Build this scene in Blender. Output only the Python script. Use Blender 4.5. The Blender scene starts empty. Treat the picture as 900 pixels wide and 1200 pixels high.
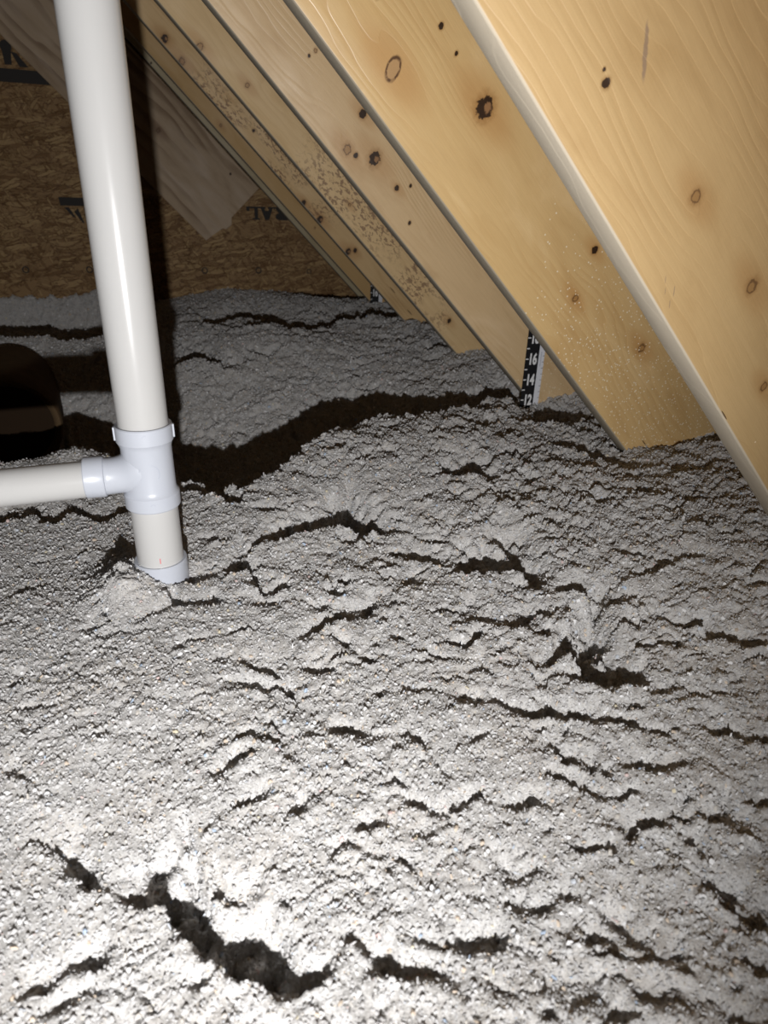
import bpy, bmesh, math, random
import numpy as np
from mathutils import Matrix, Vector

random.seed(4)
C = bpy.context.scene.collection
SC = bpy.context.scene

# ------------------------------------------------------------------ camera, light, exposure
cam_d = bpy.data.cameras.new('camera')
cam = bpy.data.objects.new('camera', cam_d)
C.objects.link(cam)
SC.camera = cam
CAM = Vector((0.0, 0.0, 0.745))
RT = Vector((0.95493151, -0.29514851, 0.03151473))
UP = Vector((0.10012163, 0.42023469, 0.90187497))
FW = Vector((0.27943063, 0.85807352, -0.4308461))
cam.matrix_world = Matrix(((RT.x, UP.x, -FW.x, CAM.x), (RT.y, UP.y, -FW.y, CAM.y),
                           (RT.z, UP.z, -FW.z, CAM.z), (0, 0, 0, 1)))
cam_d.sensor_fit = 'HORIZONTAL'
cam_d.sensor_width = 36.0
cam_d.lens = 766.6 * 36.0 / 900.0
cam_d.clip_start = 0.02
cam_d.clip_end = 50
cam_d.dof.use_dof = True
cam_d.dof.focus_distance = 0.95
cam_d.dof.aperture_fstop = 9.0

SC.view_settings.view_transform = 'Standard'
SC.view_settings.look = 'None'
SC.view_settings.gamma = 1.0
SC.view_settings.use_curve_mapping = False
SC.view_settings.exposure = -0.10

world = bpy.data.worlds.new('attic_air')
SC.world = world
world.use_nodes = True
world.node_tree.nodes['Background'].inputs['Color'].default_value = (1.0, 0.76, 0.55, 1)
world.node_tree.nodes['Background'].inputs['Strength'].default_value = 0.006

# the hand-held torch held a hand's breadth below and behind the lens: the only lamp in the attic
LIGHT_POS = CAM - UP * 0.265 - FW * 0.12 + RT * 0.032
ld = bpy.data.lights.new('hand_torch', 'SPOT')
ld.shadow_soft_size = 0.007
ld.spot_size = math.radians(118)
ld.spot_blend = 1.0
ld.energy = 63.0
ld.color = (1.0, 0.985, 0.975)
lo = bpy.data.objects.new('hand_torch', ld)
C.objects.link(lo)
aim = CAM + FW * 1.0 - RT * 0.36 + UP * 0.34
lo.location = LIGHT_POS
lo.rotation_euler = (aim - LIGHT_POS).to_track_quat('-Z', 'Y').to_euler()

# ------------------------------------------------------------------ measurements (metres, floor of the attic is z = 0)
SLOPE = 0.795678551            # rafter pitch
CA, SA = math.cos(SLOPE), math.sin(SLOPE)
PLANE0 = 1.15579               # height of the rafters' lower edge at x = 0
Y1, STEP = 0.60464, 0.4064     # first rafter, 16 inch centres
YW = 2.8750                    # gable wall
RT_T, RT_D = 0.038, 0.235      # rafter thickness and depth
PX, PY, PR = -0.0478, 0.8325, 0.03015

# ------------------------------------------------------------------ helpers
def link_mesh(name, me, mat=None, parent=None):
    o = bpy.data.objects.new(name, me)
    C.objects.link(o)
    if mat is not None:
        me.materials.append(mat)
    if parent is not None:
        o.parent = parent
    return o

def from_bm(name, bm, mat=None, parent=None, smooth=False):
    me = bpy.data.meshes.new(name)
    bmesh.ops.recalc_face_normals(bm, faces=bm.faces)
    bm.to_mesh(me)
    bm.free()
    if smooth:
        for p in me.polygons:
            p.use_smooth = True
    return link_mesh(name, me, mat, parent)

def box_bm(x0, x1, y0, y1, z0, z1, bev=0.0, seg=2):
    bm = bmesh.new()
    v = [bm.verts.new((x, y, z)) for x in (x0, x1) for y in (y0, y1) for z in (z0, z1)]
    for f in ((0, 1, 3, 2), (4, 6, 7, 5), (0, 4, 5, 1), (2, 3, 7, 6), (0, 2, 6, 4), (1, 5, 7, 3)):
        bm.faces.new([v[i] for i in f])
    if bev > 0:
        bmesh.ops.bevel(bm, geom=list(bm.edges), offset=bev, segments=seg, profile=0.5, affect='EDGES')
    return bm

def lathe_bm(profile, axis='Z', n=64, close=True):
    """profile: list of (radius, height); turned about an axis through the origin"""
    bm = bmesh.new()
    rings = []
    for r, h in profile:
        ring = []
        for k in range(n):
            t = 2 * math.pi * k / n
            a, b = r * math.cos(t), r * math.sin(t)
            ring.append(bm.verts.new((a, b, h) if axis == 'Z' else ((h, a, b) if axis == 'X' else (a, h, b))))
        rings.append(ring)
    for A, B in zip(rings[:-1], rings[1:]):
        for k in range(n):
            bm.faces.new((A[k], A[(k + 1) % n], B[(k + 1) % n], B[k]))
    if close:
        bm.faces.new(rings[0][::-1])
        bm.faces.new(rings[-1])
    return bm

def smooth_by_angle(o, deg=35):
    me = o.data
    for p in me.polygons:
        p.use_smooth = True
    bm = bmesh.new()
    bm.from_mesh(me)
    for e in bm.edges:
        if len(e.link_faces) == 2 and e.calc_face_angle(0) > math.radians(deg):
            e.smooth = False
    bm.to_mesh(me)
    bm.free()

def thing(name, label, cat, loc=(0, 0, 0), rot=(0, 0, 0), group=None):
    o = bpy.data.objects.new(name, None)
    o.empty_display_size = 0.05
    C.objects.link(o)
    o.location = loc
    o.rotation_euler = rot
    tag(o, label, cat, group)
    return o

def tag(o, label, cat, group=None):
    o['label'] = label
    o['category'] = cat
    if group:
        o['group'] = group

def structure(o, label=None):
    o['kind'] = 'structure'
    if label:
        o['label'] = label

# ------------------------------------------------------------------ materials
class NT:
    """a small node-tree writer"""
    def __init__(self, name):
        self.m = bpy.data.materials.new(name)
        self.m.use_nodes = True
        self.t = self.m.node_tree
        self.b = self.t.nodes['Principled BSDF']
    def node(self, typ, **kw):
        n = self.t.nodes.new(typ)
        for k, v in kw.items():
            setattr(n, k, v)
        return n
    def put(self, sock, v):
        if isinstance(v, bpy.types.NodeSocket):
            self.t.links.new(v, sock)
        elif v is not None:
            sock.default_value = v
    def math(self, op, a, b=None, c=None, clamp=False):
        n = self.node('ShaderNodeMath', operation=op)
        n.use_clamp = clamp
        self.put(n.inputs[0], a)
        self.put(n.inputs[1], b)
        self.put(n.inputs[2], c)
        return n.outputs[0]
    def noise(self, vec, scale, detail=2.0, rough=0.5, dist=0.0):
        n = self.node('ShaderNodeTexNoise')
        self.put(n.inputs['Vector'], vec)
        n.inputs['Scale'].default_value = scale
        n.inputs['Detail'].default_value = detail
        n.inputs['Roughness'].default_value = rough
        n.inputs['Distortion'].default_value = dist
        return n.outputs['Fac']
    def mapr(self, v, a, b, c=0.0, d=1.0, smooth=True):
        n = self.node('ShaderNodeMapRange')
        n.interpolation_type = 'SMOOTHSTEP' if smooth else 'LINEAR'
        self.put(n.inputs[0], v)
        for i, q in enumerate((a, b, c, d)):
            self.put(n.inputs[1 + i], q)
        return n.outputs[0]
    def mix(self, fac, a, b, blend='MIX'):
        n = self.node('ShaderNodeMix', data_type='RGBA', blend_type=blend)
        self.put(n.inputs[0], fac)
        self.put(n.inputs[6], (*a, 1) if isinstance(a, tuple) and len(a) == 3 else a)
        self.put(n.inputs[7], (*b, 1) if isinstance(b, tuple) and len(b) == 3 else b)
        return n.outputs[2]
    def xyz(self, x, y, z):
        n = self.node('ShaderNodeCombineXYZ')
        for i, v in enumerate((x, y, z)):
            self.put(n.inputs[i], v)
        return n.outputs[0]
    def objco(self):
        n = self.node('ShaderNodeTexCoord')
        s = self.node('ShaderNodeSeparateXYZ')
        self.t.links.new(n.outputs['Object'], s.inputs[0])
        return n.outputs['Object'], s.outputs[0], s.outputs[1], s.outputs[2]
    def bump(self, h, strength, dist):
        n = self.node('ShaderNodeBump')
        n.inputs['Strength'].default_value = strength
        n.inputs['Distance'].default_value = dist
        self.put(n.inputs['Height'], h)
        self.t.links.new(n.outputs[0], self.b.inputs['Normal'])
    def out(self, color, rough=0.6, spec=0.4):
        self.put(self.b.inputs['Base Color'], (*color, 1) if isinstance(color, tuple) and len(color) == 3 else color)
        self.put(self.b.inputs['Roughness'], rough)
        self.b.inputs['Specular IOR Level'].default_value = spec
        return self.m

def plain(name, col, rough=0.6, spec=0.4):
    return NT(name).out(col, rough, spec)

def wood(name, base, dark, knots=(), seed=0.0, ring=95.0, grain=0.35, mottle=None, dust=None, bump=0.25, rough=0.42, edge=None, pale=0.5):
    """softwood lumber; coordinates are along the stick (x), its thickness (y) and its width (z)"""
    w = NT(name)
    co, x, y, z = w.objco()
    zz = z
    halo = None
    marks = []
    for (kx, kz, r, kind) in knots:
        dx = w.math('SUBTRACT', x, kx)
        dz = w.math('SUBTRACT', z, kz)
        if r > 0.0058 and kind not in ('gash', 'pitch'):
            # the grain flows round a knot
            g = w.math('ADD', w.math('POWER', w.math('MULTIPLY', dx, 1 / (r * 5.0)), 2.0),
                       w.math('POWER', w.math('MULTIPLY', dz, 1 / (r * 2.3)), 2.0))
            e = w.math('POWER', 2.718, w.math('MULTIPLY', g, -1.0))
            zz = w.math('SUBTRACT', zz, w.math('MULTIPLY', w.math('MULTIPLY', dz, e), 0.66))
            halo = e if halo is None else w.math('MAXIMUM', halo, e)
        marks.append((dx, dz, r, kind))
    warp = w.noise(w.xyz(w.math('MULTIPLY', x, 1.9), w.math('ADD', w.math('MULTIPLY', y, 3.0), seed), w.math('MULTIPLY', z, 8.0)), 1.0, 3.0, 0.5)
    warp2 = w.noise(w.xyz(w.math('MULTIPLY', x, 9.0), seed + 3.1, w.math('MULTIPLY', z, 26.0)), 1.0, 3.0, 0.55)
    f = w.math('ADD', w.math('ADD', zz, w.math('MULTIPLY', warp, 0.150)), w.math('MULTIPLY', warp2, 0.010))
    f = w.math('ADD', f, w.math('MULTIPLY', y, 0.4))
    # growth rings of uneven spacing
    f = w.math('ADD', f, w.math('MULTIPLY', w.noise(w.xyz(w.math('MULTIPLY', f, 38.0), seed, 0.0), 1.0, 2.0), 0.022))
    ph = w.math('FRACT', w.math('MULTIPLY', f, ring))
    late = w.mapr(ph, 0.30, 0.93)                                   # slow early wood, sudden late wood
    sharp = w.mapr(ph, 0.93, 1.0, 1.0, 0.0)
    line = w.math('MULTIPLY', late, sharp)
    patch = w.noise(w.xyz(w.math('MULTIPLY', x, 3.2), seed + 7.7, w.math('MULTIPLY', z, 11.0)), 1.0, 2.0)
    patch2 = w.noise(w.xyz(w.math('MULTIPLY', x, 5.0), seed + 17.7, w.math('MULTIPLY', z, 16.0)), 1.0, 3.0, 0.5, 0.8)
    line = w.math('MULTIPLY', line, w.mapr(patch, 0.38, 0.62, 0.10, 1.0))
    fine = w.noise(w.xyz(w.math('MULTIPLY', x, 16.0), w.math('MULTIPLY', y, 200.0), w.math('MULTIPLY', z, 460.0)), 1.0, 2.0, 0.6)
    col = w.mix(w.math('MULTIPLY', line, grain), base, dark)
    col = w.mix(w.mapr(patch2, 0.5, 0.8, 0.0, 0.45), col, tuple(c * 0.9 for c in dark))
    col = w.mix(w.mapr(patch2, 0.5, 0.2, 0.0, pale), col, (min(base[0] * 1.18, .9), min(base[1] * 1.24, .9), min(base[2] * 1.40, .9)))  # pale streaks paint the planed wood's sheen into the colour
    col = w.mix(w.mapr(fine, 0.3, 0.75, 0.0, 0.12), col, tuple(c * 0.7 for c in dark))
    if halo is not None:
        col = w.mix(w.mapr(halo, 0.25, 1.0, 0.0, 0.45), col, (dark[0] * 0.95, dark[1] * 0.82, dark[2] * 0.75))
    if mottle:
        x0, x1, dens, mc = mottle
        n = w.noise(w.xyz(w.math('MULTIPLY', x, 75.0), seed, w.math('MULTIPLY', z, 140.0)), 1.0, 3.0, 0.65, 0.6)
        where = w.math('MULTIPLY', w.mapr(x, x0, x0 + 0.12), w.mapr(x, x1 - 0.1, x1, 1.0, 0.0))
        big = w.noise(w.xyz(w.math('MULTIPLY', x, 9.0), seed + 2, w.math('MULTIPLY', z, 16.0)), 1.0, 1.0)
        thr = w.math('MULTIPLY', w.mapr(n, 0.62 - dens, 0.66 - dens), w.mapr(big, 0.36, 0.52))
        col = w.mix(w.math('MULTIPLY', w.math('MULTIPLY', thr, where), 0.8), col, mc)
    for (dx, dz, r, kind) in marks:
        nz = w.math('MULTIPLY', w.math('SUBTRACT', w.noise(co, 130.0, 3.0, 0.6), 0.5), r * 1.1)
        if kind == 'gash':
            d = w.math('SQRT', w.math('ADD', w.math('POWER', dx, 2.0), w.math('POWER', w.math('MULTIPLY', dz, 9.0), 2.0)))
            col = w.mix(w.mapr(d, r * 0.8, r * 1.1, 0.9, 0.0), col, (0.07, 0.035, 0.015))
        elif kind == 'pitch':
            # a grey streak of pitch lying at an angle to the grain
            a = w.math('ADD', w.math('MULTIPLY', dx, 0.80), w.math('MULTIPLY', dz, -0.60))
            b = w.math('ADD', w.math('MULTIPLY', dx, 0.60), w.math('MULTIPLY', dz, 0.80))
            d = w.math('SQRT', w.math('ADD', w.math('POWER', a, 2.0), w.math('POWER', w.math('ADD', w.math('MULTIPLY', b, 9.0), w.math('MULTIPLY', nz, 1.6)), 2.0)))
            col = w.mix(w.mapr(d, r * 0.7, r * 1.1, 0.8, 0.0), col, (0.27, 0.185, 0.125))
        else:
            # knots are ovals lying a little across the stick
            u = w.math('ADD', w.math('MULTIPLY', dx, -0.34), w.math('MULTIPLY', dz, 0.94))
            v = w.math('ADD', w.math('MULTIPLY', dx, 0.94), w.math('MULTIPLY', dz, 0.34))
            el = 1.6 if kind == 'ring' else 1.15
            d = w.math('ADD', w.math('SQRT', w.math('ADD', w.math('POWER', w.math('MULTIPLY', u, 0.95), 2.0),
                       w.math('POWER', w.math('MULTIPLY', v, el), 2.0))), w.math('MULTIPLY', nz, 0.3 if kind == 'ring' else 1.0))
            if kind == 'ring':
                col = w.mix(w.mapr(d, r * 0.75, r * 1.0, 0.85, 0.0), col, (0.46, 0.28, 0.13))
                rg = w.math('MULTIPLY', w.mapr(d, r * 0.66, r * 0.84), w.mapr(d, r * 0.92, r * 1.12, 1.0, 0.0))
                rg = w.math('MULTIPLY', rg, w.mapr(nz, -0.12 * r, 0.06 * r, 0.45, 0.95))
                col = w.mix(rg, col, (0.09, 0.04, 0.016))
            elif kind == 'soft':
                col = w.mix(w.mapr(d, r * 0.3, r * 1.5, 0.7, 0.0), col, (dark[0] * 0.68, dark[1] * 0.60, dark[2] * 0.55))
                rg = w.math('MULTIPLY', w.mapr(d, r * 0.40, r * 0.55), w.mapr(d, r * 0.62, r * 0.80, 1.0, 0.0))
                col = w.mix(w.math('MULTIPLY', rg, 0.75), col, (0.11, 0.055, 0.024))
            else:
                col = w.mix(w.mapr(d, r * 0.65, r * 1.7, 0.6, 0.0), col, (dark[0] * 0.6, dark[1] * 0.5, dark[2] * 0.4))
                col = w.mix(w.mapr(d, r * 0.75, r * 0.95, 0.97, 0.0), col, (0.030, 0.016, 0.010))
                if r > 0.009:
                    s = w.math('ADD', w.math('SQRT', w.math('ADD', w.math('POWER', w.math('SUBTRACT', dx, r * 0.22), 2.0), w.math('POWER', w.math('ADD', dz, -r * 0.22), 2.0))), w.math('MULTIPLY', nz, 0.8))
                    col = w.mix(w.mapr(s, r * 0.22, r * 0.45, 0.9, 0.0), col, (0.34, 0.18, 0.08))
    if dust:
        # flecks of insulation dust blown onto the lower part of the stick
        x0, x1, amt = dust
        v = w.node('ShaderNodeTexVoronoi')
        v.inputs['Scale'].default_value = 240.0
        w.t.links.new(co, v.inputs['Vector'])
        sx = w.node('ShaderNodeSeparateXYZ')
        w.t.links.new(v.outputs['Color'], sx.inputs[0])
        sp = w.mapr(w.math('DIVIDE', v.outputs['Distance'], w.math('ADD', sx.outputs[1], 0.35)), 0.18, 0.34, 1.0, 0.0)
        clump = w.noise(co, 14.0, 2.0)
        on = w.math('GREATER_THAN', w.math('ADD', sx.outputs[0], w.math('MULTIPLY', w.math('SUBTRACT', clump, 0.5), 0.7)), w.mapr(x, x0, x1, 1.22, 1.0 - amt))
        col = w.mix(w.math('MULTIPLY', w.math('MULTIPLY', sp, on), 0.85), col, (0.92, 0.82, 0.62))
    if edge:
        # the planed narrow edge is greyer than the face
        col = w.mix(w.mapr(z, 0.0012, 0.0030, 0.88, 0.0), col, edge)
    rg = w.math('ADD', w.mapr(patch2, 0.3, 0.7, rough - 0.06, rough + 0.12), w.math('MULTIPLY', fine, 0.08))
    ripple = w.noise(w.xyz(w.math('MULTIPLY', x, 60.0), seed, w.math('MULTIPLY', z, 34.0)), 1.0, 2.0)
    hgt = w.math('ADD', w.math('ADD', w.math('MULTIPLY', line, -0.9), w.math('MULTIPLY', fine, 0.30)), w.math('MULTIPLY', ripple, 0.9))
    w.bump(hgt, bump, 0.0014)
    if edge:
        rg = w.math('MAXIMUM', rg, w.mapr(z, 0.0012, 0.0030, 0.80, 0.0))
    return w.out(col, rg, 0.45)

PINE = (0.67, 0.455, 0.215)
PINE_D = (0.48, 0.275, 0.095)

def osb_material():
    w = NT('strand_board')
    co, x, y, z = w.objco()
    base = w.noise(co, 4.0, 3.0)
    col = w.mix(base, (0.255, 0.153, 0.068), (0.37, 0.235, 0.11))
    hh = w.noise(co, 40.0, 2.0)
    for i, (ang, sc, st) in enumerate(((0.12, 11.0, 5.0), (-0.35, 15.0, 6.0), (0.8, 19.0, 5.5), (0.02, 9.0, 6.0), (-1.1, 24.0, 5.0), (0.25, 14.0, 7.0))):
        ca, sa = math.cos(ang), math.sin(ang)
        wob = w.math('MULTIPLY', w.math('SUBTRACT', w.noise(co, 16.0 + i, 3.0), 0.5), 0.030)
        u = w.math('ADD', w.math('MULTIPLY', x, ca), w.math('ADD', w.math('MULTIPLY', z, sa), wob))
        q = w.math('ADD', w.math('MULTIPLY', x, -sa), w.math('ADD', w.math('MULTIPLY', z, ca), wob))
        v = w.node('ShaderNodeTexVoronoi')
        v.inputs['Scale'].default_value = sc
        w.put(v.inputs['Vector'], w.xyz(u, i * 3.7, w.math('MULTIPLY', q, st)))
        sx = w.node('ShaderNodeSeparateXYZ')
        w.t.links.new(v.outputs['Color'], sx.inputs[0])
        on = w.math('GREATER_THAN', sx.outputs[0], 0.58)
        tint = w.mix(sx.outputs[1], (0.17, 0.088, 0.032), (0.46, 0.31, 0.15))
        rim = w.mapr(v.outputs['Distance'], 0.44, 0.50, 0.85, 0.0)
        shade = w.math('MULTIPLY', w.mapr(v.outputs['Distance'], 0.44, 0.49), w.mapr(v.outputs['Distance'], 0.53, 0.60, 1.0, 0.0))
        col = w.mix(w.math('MULTIPLY', w.math('MULTIPLY', on, shade), 0.6), col, (0.10, 0.045, 0.015))
        col = w.mix(w.math('MULTIPLY', on, rim), col, tint)
        hh = w.math('ADD', hh, w.math('MULTIPLY', w.math('MULTIPLY', on, rim), sx.outputs[2]))
    gr = w.noise(w.xyz(w.math('MULTIPLY', x, 22.0), 0.0, w.math('MULTIPLY', z, 120.0)), 1.0, 2.0)
    col = w.mix(w.mapr(gr, 0.58, 0.70, 0.0, 0.6), col, (0.10, 0.045, 0.018))
    w.bump(hh, 0.6, 0.004)
    return w.out(col, 0.62, 0.25)

M_OSB = osb_material()
M_PVC = None
w = NT('white_pvc')
co, _, _, _ = w.objco()
M_PVC = w.out(w.mix(w.noise(co, 12.0, 3.0), (0.520, 0.518, 0.512), (0.555, 0.553, 0.547)), 0.19, 0.5)
w = NT('bluish_white_pvc_fitting')
co, _, _, _ = w.objco()
M_FIT = w.out(w.mix(w.noise(co, 20.0, 2.0), (0.495, 0.525, 0.590), (0.53, 0.555, 0.615)), 0.32, 0.5)
M_INK = plain('black_stamp_ink', (0.040, 0.036, 0.034), 0.7, 0.2)
M_RED = plain('red_ink', (0.75, 0.18, 0.20), 0.6)
M_SHADE = plain('grey_mould_line', (0.48, 0.51, 0.58), 0.5)
M_DRYWALL = plain('gypsum_board', (0.62, 0.60, 0.57), 0.9, 0.1)
M_BLACK = plain('black_card', (0.012, 0.012, 0.014), 0.55, 0.3)
M_WHITE = plain('white_card', (0.78, 0.80, 0.86), 0.55, 0.3)
M_PRINT = plain('white_print', (0.85, 0.86, 0.88), 0.6, 0.2)
M_KRAFT = None
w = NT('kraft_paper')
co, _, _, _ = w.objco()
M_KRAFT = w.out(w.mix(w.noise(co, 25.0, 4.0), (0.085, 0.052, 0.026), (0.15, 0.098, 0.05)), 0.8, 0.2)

w = NT('grey_cellulose')
co, _, _, _ = w.objco()
n1 = w.noise(co, 420.0, 3.0, 0.7)
n2 = w.noise(co, 12.0, 2.0)
c = w.mix(w.mapr(n1, 0.3, 0.7), (0.383, 0.375, 0.365), (0.617, 0.609, 0.598))
c = w.mix(w.mapr(n2, 0.4, 0.75, 0.0, 0.25), c, (0.524, 0.468, 0.404))
w.bump(n1, 0.35, 0.002)
M_CELL = w.out(c, 0.95, 0.08)

w = NT('cellulose_flakes')
oi = w.node('ShaderNodeObjectInfo')
rp = w.node('ShaderNodeValToRGB')
e = rp.color_ramp
e.interpolation = 'CONSTANT'
stops = [(0.0, (0.418, 0.411, 0.408)), (0.18, (0.485, 0.479, 0.477)), (0.40, (0.533, 0.530, 0.528)), (0.60, (0.466, 0.462, 0.463)),
         (0.72, (0.572, 0.570, 0.570)), (0.84, (0.515, 0.487, 0.448)), (0.89, (0.727, 0.727, 0.733)), (0.955, (0.572, 0.482, 0.392)),
         (0.975, (0.515, 0.545, 0.593)), (0.988, (0.611, 0.482, 0.463)), (0.992, (0.398, 0.482, 0.603)), (0.9955, (0.611, 0.551, 0.413))]
while len(e.elements) < len(stops):
    e.elements.new(0.5)
for el, (p, cc) in zip(e.elements, stops):
    el.position = p
    el.color = (*cc, 1)
w.t.links.new(oi.outputs['Random'], rp.inputs[0])
M_FLAKE = w.out(rp.outputs[0], 0.85, 0.2)

# ------------------------------------------------------------------ the shell: floor, gable wall, roof deck
o = from_bm('floor', box_bm(-2.2, 1.13, -0.8, YW, -0.013, 0.0), M_DRYWALL)
structure(o)

wall = from_bm('wall_back', box_bm(-2.4, 1.75, YW, YW + 0.011, -0.2, 2.6), M_OSB)
structure(wall, 'strand board gable wall with black stamped marks')

bm = box_bm(-1.9, 1.60, -0.9, YW, RT_D, RT_D + 0.011)
deck = from_bm('ceiling', bm, M_OSB)
deck.location = (0, 0, PLANE0)
deck.rotation_euler = (0, SLOPE, 0)
structure(deck)

# stamped marks on the wall board
def flat_poly(name, pts, mat, parent, y=YW, t=0.0006):
    bm = bmesh.new()
    a = [bm.verts.new((px, y - t, pz)) for px, pz in pts]
    b = [bm.verts.new((px, y, pz)) for px, pz in pts]
    bm.faces.new(a)
    n = len(pts)
    for i in range(n):
        bm.faces.new((a[i], b[i], b[(i + 1) % n], a[(i + 1) % n]))
    return from_bm(name, bm, mat, parent)

flat_poly('ink_bar', [(-0.350, 0.688), (-0.190, 0.688), (-0.190, 0.716), (-0.352, 0.716)], M_INK, wall)
flat_poly('ink_bar', [(-0.62, 1.062), (-0.318, 1.062), (-0.345, 1.100), (-0.62, 1.103)], M_INK, wall)
flat_poly('ink_stroke', [(-0.338, 0.682), (-0.322, 0.683), (-0.303, 0.648), (-0.312, 0.650)], M_INK, wall)
flat_poly('ink_stroke', [(-0.307, 0.668), (-0.292, 0.680), (-0.276, 0.628), (-0.283, 0.632)], M_INK, wall)
flat_poly('ink_stroke', [(-0.272, 0.682), (-0.258, 0.682), (-0.252, 0.640), (-0.262, 0.640)], M_INK, wall)
flat_poly('ink_stroke', [(-0.425, 1.150), (-0.408, 1.146), (-0.378, 1.108), (-0.405, 1.108)], M_INK, wall)
key = [(-0.437 + 0.018 * math.cos(t), 1.163 + 0.018 * math.sin(t)) for t in [math.radians(k) for k in range(-40, 221, 20)]]
flat_poly('ink_stroke', [(-0.428, 1.112)] + key + [(-0.449, 1.112)], M_INK, wall)

def ring_mark(px, pz, r, square=False):
    bm = bmesh.new()
    n = 4 if square else 14
    off = math.pi / 4 if square else 0
    rr = [bm.verts.new((px + q * math.cos(off + 2 * math.pi * k / n), YW - 0.0006, pz + q * math.sin(off + 2 * math.pi * k / n)))
          for q in (r, r * 0.66) for k in range(n)]
    for k in range(n):
        bm.faces.new((rr[k], rr[(k + 1) % n], rr[n + (k + 1) % n], rr[n + k]))
    return from_bm('nail_mark', bm, M_INK, wall)
for px, pz, sq in ((-0.505, .466, 0), (-0.284, .467, 0), (-0.07, .466, 0), (0.144, .465, 0), (0.358, .466, 0), (0.568, .463, 1), (0.78, .463, 0)):
    ring_mark(px, pz, 0.0125, sq)

def text_mesh(name, s, size, mat, parent, loc, rot, sx=1.0, bold=0.0, depth=0.0003):
    cu = bpy.data.curves.new(name, 'FONT')
    cu.body = s
    cu.size = size
    cu.offset = bold
    cu.extrude = depth
    cu.resolution_u = 4
    t = bpy.data.objects.new(name, cu)
    C.objects.link(t)
    dg = bpy.context.evaluated_depsgraph_get()
    me = bpy.data.meshes.new_from_object(t.evaluated_get(dg))
    bpy.data.objects.remove(t)
    bpy.data.curves.remove(cu)
    me.materials.clear()
    o = link_mesh(name, me, mat, parent)
    o.location = loc
    o.rotation_euler = rot
    o.scale = (sx, 1, 1)
    return o

# slab letters of the stamp, printed upside down
def slab(pts_list):
    for pts in pts_list:
        # glyph units: 0..1 wide and high, turned half a revolution about the wall normal
        yield pts
def letter(ch, x_right, wid, z_top):
    H = 0.047
    G = {'L': [[(0.0, 0), (0.0, .13), (.14, .13), (.14, .87), (.0, .87), (.0, 1), (.55, 1), (.55, .87), (.40, .87), (.40, .14), (.78, .14), (.78, .34), (1, .34), (1, 0)]],
         'A': [[(0, 0), (0, .12), (.08, .12), (.36, 1), (.64, 1), (.92, .12), (1, .12), (1, 0), (.58, 0), (.58, .12), (.66, .12), (.61, .30), (.39, .30), (.34, .12), (.42, .12), (.42, 0)]],
         'R': [[(0, 0), (0, .13), (.1, .13), (.1, .87), (0, .87), (0, 1), (.62, 1), (.84, .92), (.9, .74), (.84, .56), (.66, .47), (.86, .13), (1, .13), (1, 0), (.68, 0), (.42, .44), (.36, .44), (.36, .13), (.46, .13), (.46, 0)]]}
    for pts in G[ch]:
        flat_poly('ink_letter', [(x_right - u * wid, z_top - v * H) for u, v in pts], M_INK, wall)
letter('L', 0.374, 0.052, 0.7035)
letter('A', 0.430, 0.056, 0.7035)
letter('R', 0.487, 0.057, 0.7035)

# ------------------------------------------------------------------ rafters
def stick(name, mat, y0, l0, l1, z0, z1, bev, label, cat, dy=0.0, group=None):
    bm = box_bm(l0, l1, 0, RT_T, z0, z1, bev, 2)
    o = from_bm(name, bm, mat)
    smooth_by_angle(o, 60)
    o.location = (0, y0, PLANE0)
    o.rotation_euler = (0, SLOPE, dy)
    tag(o, label, cat, group)
    return o

KN = {
 0: [(0.645, 0.089, 0.0090, 'soft'), (0.496, 0.0623, 0.0050, 'dark'), (0.486, 0.0665, 0.0022, 'dark'), (0.502, 0.1059, 0.024, 'pitch'), (0.776, 0.1002, 0.0105, 'soft'),
     (0.899, 0.0605, 0.0075, 'soft'), (0.700, 0.0160, 0.0040, 'pitch'), (0.708, 0.024, 0.0060, 'pitch'), (0.716, 0.013, 0.0050, 'pitch'), (0.690, 0.022, 0.0045, 'pitch'), (0.888, 0.003, 0.0085, 'gash')],
 1: [(0.403, 0.0535, 0.0160, 'ring'), (0.527, 0.1282, 0.0165, 'dark'), (0.411, 0.1383, 0.0046, 'dark'), (0.449, 0.1355, 0.0035, 'dark'), (0.816, 0.1540, 0.0071, 'dark'),
     (0.855, 0.083, 0.0085, 'soft'), (1.026, 0.1321, 0.0105, 'soft'), (1.195, 0.0376, 0.0101, 'gash'), (0.33, 0.09, 0.004, 'dark')],
 2: [(0.484, 0.0301, 0.0125, 'soft'), (0.503, 0.0355, 0.0060, 'dark'), (0.533, 0.0606, 0.0145, 'dark'), (0.461, 0.0950, 0.0090, 'dark'), (0.328, 0.0804, 0.0035, 'dark'),
     (0.330, 0.0954, 0.0052, 'soft'), (0.603, 0.0602, 0.0062, 'dark'), (0.671, 0.0371, 0.0045, 'dark'), (0.62, 0.085, 0.004, 'dark')],
 3: [(0.166, 0.006, 0.0115, 'soft'), (0.284, 0.0325, 0.008, 'soft'), (0.731, 0.0823, 0.0085, 'soft'), (0.634, 0.0384, 0.006, 'soft'), (1.06, 0.045, 0.008, 'dark')],
 4: [(0.066, 0.0144, 0.0110, 'dark'), (0.128, 0.0092, 0.0120, 'soft'), (0.370, 0.0336, 0.0055, 'dark'), (0.605, 0.006, 0.0090, 'dark'), (0.674, 0.0104, 0.0110, 'dark'),
     (0.806, 0.0104, 0.0110, 'dark'), (0.82, 0.03, 0.0080, 'dark'), (1.003, 0.0383, 0.0146, 'gash'), (1.102, 0.0332, 0.0149, 'gash')],
 5: [(0.3, 0.02, 0.006, 'soft'), (0.75, 0.03, 0.005, 'soft')],
 6: [(0.02, 0.006, 0.004, 'dark')],
}
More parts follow.
